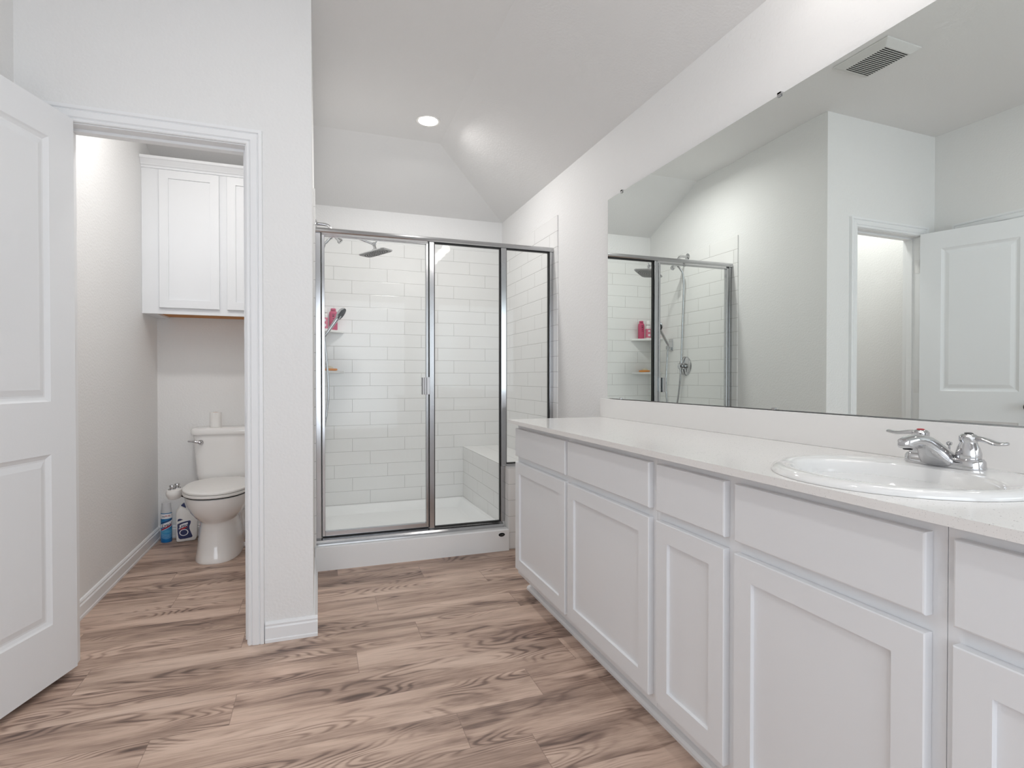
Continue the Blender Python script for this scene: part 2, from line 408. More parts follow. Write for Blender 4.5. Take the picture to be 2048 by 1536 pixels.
# door casing: stepped profile, mitred, around the toilet room doorway
def casing(name, plane, a0, a1, ztop, face, outn):
    # plane 'Y': wall faces -Y at y=face, a = x ; plane 'X': wall faces +X at x=face, a = y
    prof = [(0, 0), (0, .010), (.004, .013), (.010, .013), (.013, .009), (.018, .015), (.040, .017), (.044, .012), (.048, .018), (.060, .018), (.062, 0)]
    m = MB()
    def P(a, z, o):
        return (a, face-o, z) if plane == 'Y' else (face+o, a, z)
    R0 = [P(a0-p, 0, o) for p, o in prof]; R1 = [P(a0-p, ztop+p, o) for p, o in prof]
    R2 = [P(a1+p, ztop+p, o) for p, o in prof]; R3 = [P(a1+p, 0, o) for p, o in prof]
    m.rings([R0, R1, R2, R3])
    return struct(m.build(name, 'trim'))
casing('trim_1', 'Y', DX0-.004, DX1+.004, DZ+.004, YD, -1)
casing('trim_2', 'X', LY0-.004, LY1+.004, DZ+.004, XL, 1)
# jambs with stop
jm = MB()
jm.box(DX0-.02, DX0, YD-.001, YD+.112, 0, DZ).box(DX1, DX1+.02, YD-.001, YD+.112, 0, DZ).box(DX0-.02, DX1+.02, YD-.001, YD+.112, DZ, DZ+.02)
jm.box(DX0, DX0+.011, YD+.045, YD+.08, 0, DZ).box(DX1-.011, DX1, YD+.045, YD+.08, 0, DZ).box(DX0+.011, DX1-.011, YD+.045, YD+.08, DZ-.011, DZ)
trim3 = struct(jm.build('trim_3', 'trim', bevel=.0008))
st = MB().box(DX1-.0016, DX1-.0002, YD+.012, YD+.036, .900, .958).build('strike_plate', 'nickel', trim3, bevel=.0005)
MB().box(DX1-.0022, DX1-.0014, YD+.017, YD+.031, .914, .944).build('latch_hole', 'dark', st)
jm = MB()
jm.box(XL-.1, XL+.001, LY0-.02, LY0, 0, DZ).box(XL-.1, XL+.001, LY1, LY1+.02, 0, DZ).box(XL-.1, XL+.001, LY0-.02, LY1+.02, DZ, DZ+.02)
struct(jm.build('trim_4', 'trim'))

# ------------------------------------------------------------------ two panel door leaf (local: x along width from hinge, y thickness 0..t, z)
def door_leaf(parent, wd, ht, t=.035, stile=.113, mat='door'):
    zt = [(.205, .807), (.992, ht-.112)]
    bm = bmesh.new()
    def face_side(y, s):
        # s=+1 outward +y, -1 outward -y ; panels sunk by d
        xs = [0, stile, wd-stile, wd]; zs = [0, zt[0][0], zt[0][1], zt[1][0], zt[1][1], ht]
        for i in range(3):
            for j in range(5):
                a, b_, c, d = xs[i], xs[i+1], zs[j], zs[j+1]
                if i == 1 and j in (1, 3):
                    # nested frames: groove then raised field
                    steps = [(0, 0), (.006, .004), (.016, .009), (.022, .009), (.042, .003), (.043, .003)]
                    R = []
                    for ins, dep in steps:
                        yy = y - s*dep
                        R.append([bm.verts.new(p) for p in ((a+ins, yy, c+ins), (b_-ins, yy, c+ins), (b_-ins, yy, d-ins), (a+ins, yy, d-ins))])
                    for p, q in zip(R[:-1], R[1:]):
                        for k in range(4): bm.faces.new((p[k], p[(k+1) % 4], q[(k+1) % 4], q[k]))
                    bm.faces.new(R[-1])
                else:
                    bm.faces.new([bm.verts.new(p) for p in ((a, y, c), (b_, y, c), (b_, y, d), (a, y, d))])
    face_side(t, 1); face_side(0, -1)
    for p in (((0,0,0),(0,t,0),(0,t,ht),(0,0,ht)), ((wd,0,0),(wd,t,0),(wd,t,ht),(wd,0,ht)), ((0,0,ht),(wd,0,ht),(wd,t,ht),(0,t,ht)), ((0,0,0),(wd,0,0),(wd,t,0),(0,t,0))):
        bm.faces.new([bm.verts.new(q) for q in p])
    bmesh.ops.remove_doubles(bm, verts=bm.verts, dist=1e-5)
    bmesh.ops.recalc_face_normals(bm, faces=bm.faces)
    me = bpy.data.meshes.new('door_slab'); bm.to_mesh(me); bm.free()
    return link('door_slab', me, mat, parent)
def knob(parent, x, t, z=.93):
    k = MB()
    k.lathe([(.028, 0), (.030, .004), (.014, .008), (.011, .030), (.022, .040), (.027, .052), (.022, .064), (.0, .068)], (x, t, z), (0, 1, 0), 24)
    k.lathe([(.028, 0), (.030, .004), (.014, .008), (.011, .030), (.022, .040), (.027, .052), (.022, .064), (.0, .068)], (x, 0, z), (0, -1, 0), 24)
    me = bpy.data.meshes.new('door_knob'); bmesh.ops.recalc_face_normals(k.b, faces=k.b.faces); k.b.to_mesh(me); k.b.free()
    return link('door_knob', me, 'nickel', parent, smooth=True)
d1 = thing('door_1', (-.8875, 2.470, .026), 'white two-panel door standing open at the left edge of the toilet room doorway', 'door', kind='structure')
door_leaf(d1, .607, 2.032).location = (.003, .005, 0)
knob(d1, .547, .04, .905).location = (.003, 0, 0)
d1.rotation_euler = (0, 0, math.radians(-107.5))
for z in (.20, 1.02, 1.83):
    h = MB().lathe([(.0055, -.045), (.0055, .045)], (-.003, -.003, z), (0, 0, 1), 12).box(-.001, .030, .0045, .0055, z-.044, z+.044)
    bmesh.ops.recalc_face_normals(h.b, faces=h.b.faces)
    me = bpy.data.meshes.new('hinge'); h.b.to_mesh(me); h.b.free(); link('hinge', me, 'hinge', d1)
# hinge leaves mortised in the jamb
for z in (.226, 1.046, 1.856): MB().box(DX0-.0002, DX0+.0012, YD+.002, YD+.034, z-.045, z+.045).build('hinge_leaf', 'hinge', trim3)
# closed door in the left wall, behind the open one
d2 = thing('door_2', (XL-.050, LY0+.003, .012), 'white closed door in the left wall behind the open toilet room door', 'door', kind='structure')
door_leaf(d2, LY1-LY0-.006, 2.032)
knob(d2, .06, .035, .93)
d2.rotation_euler = (0, 0, math.radians(90)); d2.location = (XL-.015, LY0+.003, .012)

# ------------------------------------------------------------------ recessed lights
def downlight(x, y, z, power, label, r=.060, spread=180):
    t = thing('recessed_light', (x, y, z), label, 'ceiling light', 'round flush ceiling downlights')
    MB().lathe([(r, 0), (r, -.003), (r+.016, -.005), (r+.019, -.002), (r+.019, .0)], (x, y, z), n=48).build('trim_ring', 'plastic', t, smooth=True)
    MB().lathe([(r-.001, -.002), (r-.001, -.0045)], (x, y, z), n=48).build('lens', 'lens', t)
    l = area('downlight_lamp', (x, y, z-.012), (0, 0, 0), r*2, power, WARM, disk=True); l.data.spread = math.radians(spread)
    return t
downlight(.668, 3.475, CH, P_CAN_SHOWER, 'round lit downlight in the ceiling above the shower', spread=168)
downlight(-.59, 2.92, CH, P_CAN_WC, 'round lit downlight in the toilet room ceiling')
downlight(-.05, 1.15, CH, P_FILL_ROOM, 'added unseen round downlight for fill over the bathroom floor')  # added out of view as fill for the main room

# ------------------------------------------------------------------ exhaust fan cover (seen in the mirror)
fx, fy = .255, 1.985; fw, fl = .125, .145
v = thing('exhaust_fan_cover', (fx, fy, CH), 'off-white slotted ceiling exhaust fan cover reflected at the top right of the mirror', 'ceiling vent')
MB().rings([[(fx+sx*(fw-i), fy+sy*(fl-i), CH-h) for sx, sy in ((-1,-1),(1,-1),(1,1),(-1,1))] for i, h in ((0, 0), (0, .006), (.035, .026))]).build('cover', 'ventp', v, bevel=.003)
g = MB()
for k in range(17):
    yy = fy - .100 + k*.0125
    for c0 in (-.083, -.041, .001, .043):
        g.box(fx+c0, fx+c0+.040, yy-.0030, yy+.0030, CH-.0266, CH-.0255)
tag(g.build('grille_slots', 'dark', v), None, None)

# ------------------------------------------------------------------ shower tile
TX0, TX1, TY = -.012, W-.010, YB-.010
TZ = 2.178; TF = 3.302
struct(MB().box(TX0-.002, TX1+.002, TY, YB, .10, TZ).build('wall_tile_back', 'tile_back'))
struct(MB().box(PX, TX0, TF, TY, .10, TZ).build('wall_tile_left', 'tile_left', bevel=.002))
struct(MB().box(TX1, W, TF, TY, 0, TZ).build('wall_tile_right', 'tile_right', bevel=.002))
# half wall and bench
PW = 1.150; PZ = .527
hw = MB().box(PW, TX1, TF, TF+.12, 0, PZ)
hw.b.faces.ensure_lookup_table()
def assign(m, fside, ffront, ftop):
    for f in m.b.faces:
        nn = f.normal
        f.normal_update(); nn = f.normal
        f.material_index = ftop if abs(nn.z) > .7 else (fside if abs(nn.x) > .7 else ffront)
assign(hw, 0, 1, 2)
struct(hw.build('wall_half', None, mats=['tile_ponyside', 'tile_pony', 'tile_top'], bevel=.003))
bn = MB().box(PW, TX1-.001, TF+.1205, TY-.001, .0, PZ)
assign(bn, 0, 1, 2)
bo = bn.build('shower_bench', None, mats=['tile_ponyside', 'tile_pony', 'tile_top'], bevel=.003)
tag(bo, 'white tiled bench built in along the right side of the shower', 'bench')
for nm, y0, y1 in (('', TF-.004, 0),): pass

# ------------------------------------------------------------------ shower pan
px0, px1, py0, py1 = PX+.001, PW, 3.283, TY
def rr(x0, x1, y0, y1, z, r=.03, n=6, zf=None):
    out = []
    for cx, cy, a0 in ((x1-r, y1-r, 0), (x0+r, y1-r, 90), (x0+r, y0+r, 180), (x1-r, y0+r, 270)):
        for k in range(n+1):
            a = math.radians(a0 + 90*k/n); x = cx+r*math.cos(a); y = cy+r*math.sin(a)
            zz = z if zf is None else zf(x, y); out.append((x, y, zz))
    return out
def ztop(x, y): return .137 if y < 3.45 else max(.104, .137-.033*(y-3.45)/.10)
pan = MB()
pan.rings([rr(px0, px1, py0, py1, 0, .004), rr(px0, px1, py0, py1, 0, .004, zf=lambda x, y: ztop(x, y)-.006), rr(px0+.006, px1-.006, py0+.006, py1-.006, 0, .004, zf=ztop),
           rr(px0+.028, px1-.028, py0+.16, py1-.022, 0, .03, zf=ztop), rr(px0+.036, px1-.036, py0+.168, py1-.03, 0, .03, zf=lambda x, y: ztop(x, y)-.006),
           rr(px0+.075, px1-.075, py0+.205, py1-.075, .052, .05), rr(px0+.10, px1-.10, py0+.23, py1-.10, .048, .05)])
po = pan.build('shower_pan', 'acrylic', smooth=True, base=((px0+px1)/2, 3.9, 0))
tag(po, 'white shower pan with raised curb along the wood floor', 'shower pan')
bd = MB().lathe([(.021, 0), (.021, .0015), (.019, .0025)], (1.098, py0, .105), (0, -1, 0), 28)
bmesh.ops.scale(bd.b, vec=(1, 1, .55), verts=bd.b.verts, space=Matrix.Translation((-1.098, -py0, -.105)))
bo_ = bd.build('badge', 'black', po, smooth=True); tag(bo_, 'small black oval badge')
sq = MB()
for k in range(6):
    x = 1.098-.011+k*.0042
    sq.tube([(x, py0-.0028, .1005), (x+.0016, py0-.0028, .1085 if k % 3 == 0 else .106), (x+.004, py0-.0028, .1025)], .00055, 5)
sq.build('badge_script', 'alu', bo_)

# ------------------------------------------------------------------ shower enclosure
FY0, FY1 = 3.365, 3.400
en = thing('shower_enclosure', (.55, 3.38, .137), 'framed glass shower enclosure with bright metal frame standing on the white curb', 'shower enclosure')
def part(name, mat, *d, parent=en, bevel=.0015, smooth=False):
    return MB().box(*d).build(name, mat, parent, bevel=bevel)
hd = [(FY0-.010, 1.946), (FY0-.014, 1.953), (FY0-.013, 1.963), (FY0-.006, 1.973), (FY0+.006, 1.978), (FY1+.006, 1.978), (FY1+.008, 1.946)]
MB().extrude([(TX0, y, z) for y, z in hd], (TX1-TX0, 0, 0)).build('header', 'alu', en)
thr = [(FY0-.022, .1375), (FY0-.022, .145), (FY0-.016, .156), (FY0-.004, .162), (FY0+.002, .166), (FY1+.006, .166), (FY1+.006, .1375)]
MB().extrude([(TX0, y, z) for y, z in thr], (PW-TX0-.018, 0, 0)).build('threshold', 'alu', en)
part('wall_jamb', 'alu', TX0, .016, FY0, FY1, .166, 1.946)
part('wall_jamb', 'alu', 1.465, TX1, FY0, FY1, PZ+.010, 1.946)
part('mullion', 'alu', .652, .682, FY0-.004, FY1+.004, .166, 1.946)
part('corner_post', 'alu', 1.121, 1.156, FY0-.004, FY1+.004, PZ+.001, 1.946)
part('corner_post', 'alu', 1.1215, 1.1485, FY0+.004, FY1, .166, PZ+.0008)
part('sill', 'alu', 1.157, 1.489, FY0-.002, FY1+.002, PZ+.0005, PZ+.014)
# fixed panes with black gasket
def pane(x0, x1, z0, z1, name='glass_pane'):
    g_ = part(name, 'glass', x0+.002, x1-.002, 3.380, 3.386, z0+.002, z1-.002, bevel=0)
    k = MB(); t = .0055
    for a in ((x0, x0+t, z0, z1), (x1-t, x1, z0, z1), (x0+t, x1-t, z0, z0+t), (x0+t, x1-t, z1-t, z1)):
        k.box(a[0], a[1], 3.372, 3.394, a[2], a[3])
    k.build('gasket', 'gasket', g_)
pane(.683, 1.1205, .167, 1.9455)
pane(1.157, 1.4645, PZ+.0145, 1.9455)
# swinging door
sd = thing('tmp', (0, 0, 0), None, None); bpy.data.objects.remove(sd)
DZ0, DZ1 = .176, 1.936
dr = MB().box(.022, .038, FY0-.002, FY1-.006, DZ0, DZ1).box(.631, .646, FY0-.002, FY1-.006, DZ0, DZ1).box(.038, .631, FY0-.002, FY1-.006, DZ0, DZ0+.026).box(.038, .631, FY0-.002, FY1-.006, DZ1-.006, DZ1)
do = dr.build('door_frame', 'alu', en, bevel=.0015)
MB().box(.038, .631, 3.378, 3.383, DZ0+.024, DZ1-.004).build('door_glass', 'glass', do)
hn = MB()
hn.box(.629, .650, FY0-.016, FY0-.002, 1.0, 1.108)
hn.box(.600, .629, FY0-.030, FY0-.026, 1.0, 1.105).box(.600, .604, FY0-.030, FY0-.010, 1.0, 1.105).box(.615, .619, FY0-.030, FY0-.012, 1.0, 1.105).box(.619, .635, FY0-.016, FY0-.010, 1.0, 1.105)
hn.build('door_handle', 'chrome', do, bevel=.001)
gb = MB().box(.0165, .0215, 3.372, 3.39, .170, 1.943).box(.6465, .6515, 3.372, 3.39, .170, 1.943).box(.022, .646, 3.374, 3.39, .1665, .1755)
gb.build('gasket', 'gasket', en)

# ------------------------------------------------------------------ corner shelves and what stands on them
def cshelf(z, label):
    x0, y1, s = TX0, TY, .203
    m = MB().extrude([(x0, y1, z-.018), (x0+s, y1, z-.018), (x0+s, y1-.012, z-.018), (x0+.012, y1-s, z-.018), (x0, y1-s, z-.018)], (0, 0, .018))
    return tag(m.build('corner_shelf', 'solid', bevel=.003, base=(x0, y1, z)), label, 'shelf', 'white corner shelves in the shower')
cshelf(1.470, 'upper white triangular corner shelf in the shower holding pink bottles')
cshelf(1.158, 'lower white triangular corner shelf in the shower holding the orange sponge')
def superell(cx, cy, a, b, z, e=3.0, n=28):
    out = []
    for k in range(n):
        t = 2*PI*k/n; c, s_ = math.cos(t), math.sin(t)
        out.append((cx+a*abs(c)**(2/e)*(1 if c >= 0 else -1), cy+b*abs(s_)**(2/e)*(1 if s_ >= 0 else -1), z))
    return out
def bottle(x, y, z, a, b, h, mat, label, capmat='plastic', caph=.03, capr=.016, name='shampoo_bottle', rot=0):
    t = thing(name, (x, y, z), label, 'bottle', 'bottles on the upper shower shelf')
    m = MB()
    m.rings([superell(x, y, a*k, b*k, z+hh, 2.6) for k, hh in ((.9, 0), (1, .006), (1, h*.80), (.94, h*.90), (.70, h*.97), (.45, h))])
    m.build('bottle_body', mat, t, smooth=True)
    MB().lathe([(capr, 0), (capr, caph*.8), (capr*.8, caph)], (x, y, z+h), n=20).build('cap', capmat, t, smooth=True)
    return t
bt = bottle(.112, 4.415, 1.470, .031, .020, .150, 'pink', 'tall deep pink bottle with pink cap, on the upper shower shelf', 'pink', .016, .02)
lb = MB()
for k, (wd, hh) in enumerate(((.02, .004), (.014, .008), (.012, .004), (.016, .003))):
    lb.box(.112-wd/2, .112+wd/2, 4.415-.0206, 4.415-.0199, 1.470+.118-k*.016, 1.470+.118-k*.016+hh)
lb.build('label_print', 'black', bt)
b2 = bottle(.048, 4.400, 1.470, .024, .019, .130, 'plastic', 'white bottle with pink label and round white cap, on the upper shower shelf', 'plastic', .036, .021)
MB().rings([superell(.048, 4.400, .0245, .0195, z, 2.6) for z in (1.480, 1.562)], False, False).build('label_print', 'lpink', b2, smooth=True)
lb = MB().lathe([(.011, 0), (.011, .0006)], (.048, 4.400-.0196, 1.542), (0, -1, 0), 20).lathe([(.012, 0), (.012, .0006)], (.048, 4.400-.0196, 1.504), (0, -1, 0), 20)
lb.build('label_print', 'label', b2)
b3 = bottle(.014, 4.335, 1.470, .018, .018, .120, 'pink', 'short dark pink bottle with black cap, hard against the shower wall on the upper shelf', 'black', .03, .014)
spg = thing('soap_sponge', (.085, 4.40, 1.158), 'flat orange sponge holding a pale round soap, on the lower shower shelf', 'sponge')
MB().rings([superell(.085, 4.40, a, b_, 1.158+h, 2.4) for a, b_, h in ((.045, .025, 0), (.056, .032, .006), (.056, .032, .013), (.050, .027, .017))]).build('sponge', 'orange', spg, smooth=True)
MB().rings([superell(.080, 4.40, a, b_, 1.175+h, 2.0) for a, b_, h in ((.030, .020, 0), (.030, .020, .006), (.022, .015, .015), (.008, .006, .019))]).build('soap', 'cream', spg, smooth=True)

# ------------------------------------------------------------------ shower head on the left shower wall
SY = 3.900
sh = thing('rain_shower_fixture', (TX0, SY, 2.137), 'chrome shower arm carrying a flat square rain shower head, high on the left shower wall', 'shower head')
MB().lathe([(.029, 0), (.029, .003), (.020, .008), (.012, .012), (.011, .018)], (TX0, SY, 2.137), (1, 0, 0), 32).build('wall_flange', 'chrome', sh, smooth=True)
MB().tube(catmull([(TX0, SY, 2.137), (.045, SY, 2.137), (.068, SY, 2.130), (.085, SY, 2.110), (.104, SY, 2.083)], 6), .0105, 16).build('shower_arm', 'chrome', sh, smooth=True)
dv = MB()
dv.lathe([(.013, -.03), (.017, -.028), (.017, .012), (.013, .014)], (.106, SY, 2.080), (.62, 0, -.78), 24)
dv.lathe([(.0125, 0), (.0125, .052), (.019, .053), (.019, .068), (.016, .071)], (.102, SY, 2.075), (.60, -.10, -.62), 24)
dv.build('diverter', 'chrome', sh, smooth=True)
MB().lathe([(.011, 0), (.011, .03), (.0085, .034), (.0085, .052), (.0095, .053), (.0095, .078)], (.100, SY, 2.070), (-.62, -.05, -.72), 20).build('hose_outlet', 'chrome', sh, smooth=True)
J = Vector((.370, SY, 2.030))
MB().tube(catmull([(.112, SY, 2.086), (.148, SY, 2.097), (.184, SY, 2.087), (.277, SY, 2.058), J], 6), .0072, 14).build('extension_arm', 'chrome', sh, smooth=True)
jn = MB()
jn.lathe([(.012, -.012), (.014, -.008), (.014, .008), (.012, .012)], J, (0, 1, 0), 20)
jn.tube([J, J+Vector((.006, 0, -.026)), J+Vector((.010, 0, -.040))], [.008, .011, .012], 16)
jn.build('swivel_joint', 'chrome', sh, smooth=True)
MB().tube([J+Vector((0, -.014, 0)), J+Vector((.010, -.016, .012)), J+Vector((.022, -.018, .026))], [.006, .005, .003], 10).tube([J+Vector((0, -.014, 0)), J+Vector((-.010, -.014, .010))], [.006, .003], 10).build('wing_nut', 'chrome', sh, smooth=True)
# rain plate: rounded square turned 45 degrees and tipped
HC = Vector((.382, SY-.004, 1.972))
m = MB()
def rsq(a, z, r=.028, n=6): return [Vector(p) for p in rr(-a, a, -a, a, z, r, n)]
tilt = Matrix.Rotation(math.radians(-14), 4, 'Y') @ Matrix.Rotation(math.radians(59), 4, 'Z')
def rsq3(a, z): return [HC + tilt @ p for p in rsq(a, z, a*.30)]
m.rings([rsq3(.093, -.004), rsq3(.096, -.001), rsq3(.095, .004), rsq3(.060, .009), rsq3(.022, .016), rsq3(.016, .026)])
pl = m.build('spray_plate', 'chrome', sh, smooth=True)
m = MB(); m.rings([rsq3(.089, -.0052), rsq3(.090, -.0035)]); fc = m.build('spray_face', 'nozzle', pl)
m = MB()
for ring in range(1, 6):
    for k in range(8*ring):
        a = 2*PI*k/(8*ring) + ring*.3
        p = Vector((math.cos(a)*ring*.0155, math.sin(a)*ring*.0155, -.0052))
        q = HC + tilt @ p; q2 = HC + tilt @ (p+Vector((0, 0, -.002)))
        m.tube([q, q2], .0022, 6)
tag(m.build('nozzles', 'black', fc), kind='stuff')
# hose: from the outlet straight down, loop, and up to the hand shower bracket
BRK = Vector((.044, 4.095, 1.395))
hose = catmull([(.046, SY-.004, 2.010), (.028, SY, 1.93), (.018, SY+.015, 1.80), (.016, SY+.030, 1.55), (.018, SY+.040, 1.30), (.022, SY+.050, 1.10), (.030, SY+.075, .90), (.040, SY+.115, .78), (.042, SY+.150, .765), (.052, SY+.178, .83), (.069, SY+.185, .98), (.064, SY+.190, 1.15), (.052, SY+.193, 1.30), (.044, SY+.195, 1.385)], 10)
tag(MB().tube(hose, .0078, 10).build('shower_hose', 'alu', smooth=True, base=(.03, SY+.1, .765)), 'ribbed metal shower hose looping down the left shower wall', 'shower hose')
bk = thing('hand_shower_bracket', (TX0, 4.125, 1.395), 'chrome wall bracket holding the hand shower beside the corner shelf', 'bracket')
MB().box(TX0, TX0+.006, 4.098, 4.152, 1.345, 1.450).build('back_plate', 'chrome', bk, bevel=.004, seg=3)
MB().box(TX0+.006, .030, 4.112, 4.138, 1.352, 1.378).tube([(.028, 4.122, 1.362), (.040, 4.105, 1.385)], .015, 16).build('cradle', 'chrome', bk, bevel=.003)
hs = thing('hand_shower', BRK, 'hand shower with black spray face leaning out of its bracket', 'hand shower')
hb = Vector((.046, 4.094, 1.400)); ht = Vector((.128, 4.090, 1.522))
MB().tube([hb+Vector((-.006, 0, -.012)), hb, hb+(ht-hb)*.3, hb+(ht-hb)*.7, ht, ht+Vector((.016, 0, .028))], [.0085, .011, .0115, .012, .014, .018], 16).build('wand', 'alu', hs, smooth=True)
hcn = Vector((.156, 4.090, 1.562)); nrm = Vector((.78, -.30, -.55)).normalized()
MB().lathe([(.020, -.022), (.036, -.016), (.047, -.006), (.049, .002), (.046, .006)], hcn, nrm, 32).build('spray_shell', 'alu', hs, smooth=True)
sf = MB().lathe([(.046, .0055), (.046, .009), (.040, .011)], hcn, nrm, 32).build('spray_face', 'black', hs, smooth=True)
m = MB(); uu = nrm.orthogonal().normalized(); vv = nrm.cross(uu)
for r_, c_ in ((.012, 6), (.024, 12), (.034, 18)):
    for k in range(c_):
        a = 2*PI*k/c_; q = hcn + nrm*.011 + (uu*math.cos(a)+vv*math.sin(a))*r_
        m.tube([q, q+nrm*.002], .0013, 6)
tag(m.build('nozzles', 'nozzle', sf), kind='stuff')
# valve trim
sv = thing('shower_valve', (TX0, 3.925, 1.205), 'round chrome shower valve plate with lever knob on the left shower wall', 'shower valve')
VC = (TX0, 3.925, 1.205)
MB().lathe([(.083, 0), (.083, .003), (.074, .011), (.050, .014), (.030, .016)], VC, (1, 0, 0), 48).build('escutcheon', 'chrome', sv, smooth=True)
MB().lathe([(.030, .014), (.030, .030), (.024, .036), (.026, .060), (.020, .066)], VC, (1, 0, 0), 32).tube([(TX0+.050, 3.925, 1.205), (TX0+.052, 3.925, 1.165), (TX0+.050, 3.925, 1.14)], [.010, .007, .006], 12).build('valve_handle', 'chrome', sv, smooth=True)

# ------------------------------------------------------------------ vanity cabinets
XF = .955; XC = .975; VZ0, VZ1 = .092, .868
def shaker(y0, y1, z0, z1, parent, name='door', fw=.056, handed=0):
    # slab with recessed centre panel, facing -x
    bm = MB(); t0, t1 = XF, XC-.0005
    yi0, yi1, zi0, zi1 = y0+fw, y1-fw, z0+fw, z1-fw
    dpt = .009
    def r(i, x): return [(x, y0+i, z0+i), (x, y1-i, z0+i), (x, y1-i, z1-i), (x, y0+i, z1-i)]
    bm.rings([r(0, t1), r(0, t0+.002), r(.002, t0), r(fw, t0), r(fw+.0015, t0+dpt)])
    return bm.build(name, 'cab', parent)
def drawer(y0, y1, z0, z1, parent, name='drawer_front'):
    bm = MB()
    def r(i, x): return [(x, y0+i, z0+i), (x, y1-i, z0+i), (x, y1-i, z1-i), (x, y0+i, z1-i)]
    bm.rings([r(0, XC-.0005), r(0, XF+.004), r(.0015, XF+.001), r(.004, XF)])
    return bm.build(name, 'cab', parent)
def vanity(y0, y1, fronts, label):
    t = thing('vanity_cabinet', (1.24, (y0+y1)/2, 0), label, 'cabinet', 'vanity cabinets along the mirror wall')
    m = MB().box(XC, W-.001, y0+.0004, y1-.0004, VZ0, VZ0+.02).box(XC, W-.001, y0+.0004, y0+.016, VZ0+.02, VZ1).box(XC, W-.001, y1-.016, y1-.0004, VZ0+.02, VZ1)
    m.box(XC, XC+.019, y0+.016, y1-.016, VZ0+.02, VZ1).box(W-.012, W-.001, y0+.016, y1-.016, VZ0+.02, VZ1)
    m.box(1.040, 1.055, y0+.0004, y1-.0004, 0, VZ0).box(1.055, W-.001, y1-.016, y1-.0004, 0, VZ0)
    m.build('cabinet_box', 'cab', t)
    for a, b_ in fronts:
        shaker(a, b_, .124, .673, t); drawer(a, b_, .702, .843, t)
    return t
vanity(1.415, 2.645, [(2.040, 2.636), (1.435, 2.015)], 'far white vanity cabinet nearest the shower, with two doors and two drawers')
vanity(.602, 1.4145, [(1.105, 1.397), (.625, 1.070)], 'middle white vanity cabinet under the sink with narrow and wide fronts')
vanity(-.36, .6015, [(.290, .583), (-.330, .262)], 'near white vanity cabinet running out of the right edge of the photo')
# shoe moulding at the toe kick
poly = [(1.0395, 0, 0), (1.022, 0, 0), (1.022, 0, .010), (1.028, 0, .018), (1.0395, 0, .022)]
struct(MB().extrude([(a, -.36, c) for a, b_, c in poly], (0, 3.005, 0)).build('baseboard_vanity', 'trim'))
# worktop with sink cut-out
SX, SYc, SA, SB = 1.178, .835, .240, .245
CX0, CX1, CY0, CY1, CZ0, CZ1 = .923, W-.001, -.37, 2.672, .869, .887
def worktop():
    bm = bmesh.new(); n = 64
    hole = [(SX+(SA-.035)*math.cos(2*PI*k/n), SYc+(SB-.035)*math.sin(2*PI*k/n)) for k in range(n)]
    # outer loop points matched by angle
    def outer(k):
        a = 2*PI*k/n; dx, dy = math.cos(a), math.sin(a)
        ts = []
        yA, yB = SYc-.32, SYc+.32
        if dx > 1e-9: ts.append((CX1-SX)/dx)
        if dx < -1e-9: ts.append((CX0-SX)/dx)
        if dy > 1e-9: ts.append((yB-SYc)/dy)
        if dy < -1e-9: ts.append((yA-SYc)/dy)
        t = min(ts); return (SX+dx*t, SYc+dy*t)
    outp = [outer(k) for k in range(n)]
    # snap nearest points to corners
    for cx_, cy_ in ((CX0, SYc-.32), (CX1, SYc-.32), (CX0, SYc+.32), (CX1, SYc+.32)):
        i = min(range(n), key=lambda q: (outp[q][0]-cx_)**2+(outp[q][1]-cy_)**2); outp[i] = (cx_, cy_)
    def ring(z):
        H = [bm.verts.new((x, y, z)) for x, y in hole]; O = [bm.verts.new((x, y, z)) for x, y in outp]
        for k in range(n): bm.faces.new((H[k], H[(k+1) % n], O[(k+1) % n], O[k]))
        return H, O
    H1, O1 = ring(CZ1); H0, O0 = ring(CZ0)
    for k in range(n): bm.faces.new((H1[k], H0[k], H0[(k+1) % n], H1[(k+1) % n]))
    def q(*p): bm.faces.new([bm.verts.new(v) for v in p])
    yA, yB = SYc-.32, SYc+.32
    for z in (CZ0, CZ1):
        q((CX0, CY0, z), (CX1, CY0, z), (CX1, yA, z), (CX0, yA, z)); q((CX0, yB, z), (CX1, yB, z), (CX1, CY1, z), (CX0, CY1, z))
    for x in (CX0, CX1):
        q((x, CY0, CZ0), (x, yA, CZ0), (x, yA, CZ1), (x, CY0, CZ1)); q((x, yB, CZ0), (x, CY1, CZ0), (x, CY1, CZ1), (x, yB, CZ1)); q((x, yA, CZ0), (x, yB, CZ0), (x, yB, CZ1), (x, yA, CZ1))
    for y in (CY0, CY1): q((CX0, y, CZ0), (CX1, y, CZ0), (CX1, y, CZ1), (CX0, y, CZ1))
    bmesh.ops.remove_doubles(bm, verts=bm.verts, dist=1e-5)
    bmesh.ops.recalc_face_normals(bm, faces=bm.faces)
    me = bpy.data.meshes.new('countertop'); bm.to_mesh(me); bm.free()
    return link('countertop', me, 'quartz')
tag(worktop(), 'long speckled white stone countertop along the whole vanity', 'countertop')
tag(MB().box(W-.021, W-.001, CY0, 2.698, CZ1+.0002, .9885).build('backsplash', 'quartz', bevel=.001, base=(W-.01, 1.2, CZ1)), 'low speckled white stone backsplash between countertop and mirror', 'backsplash')

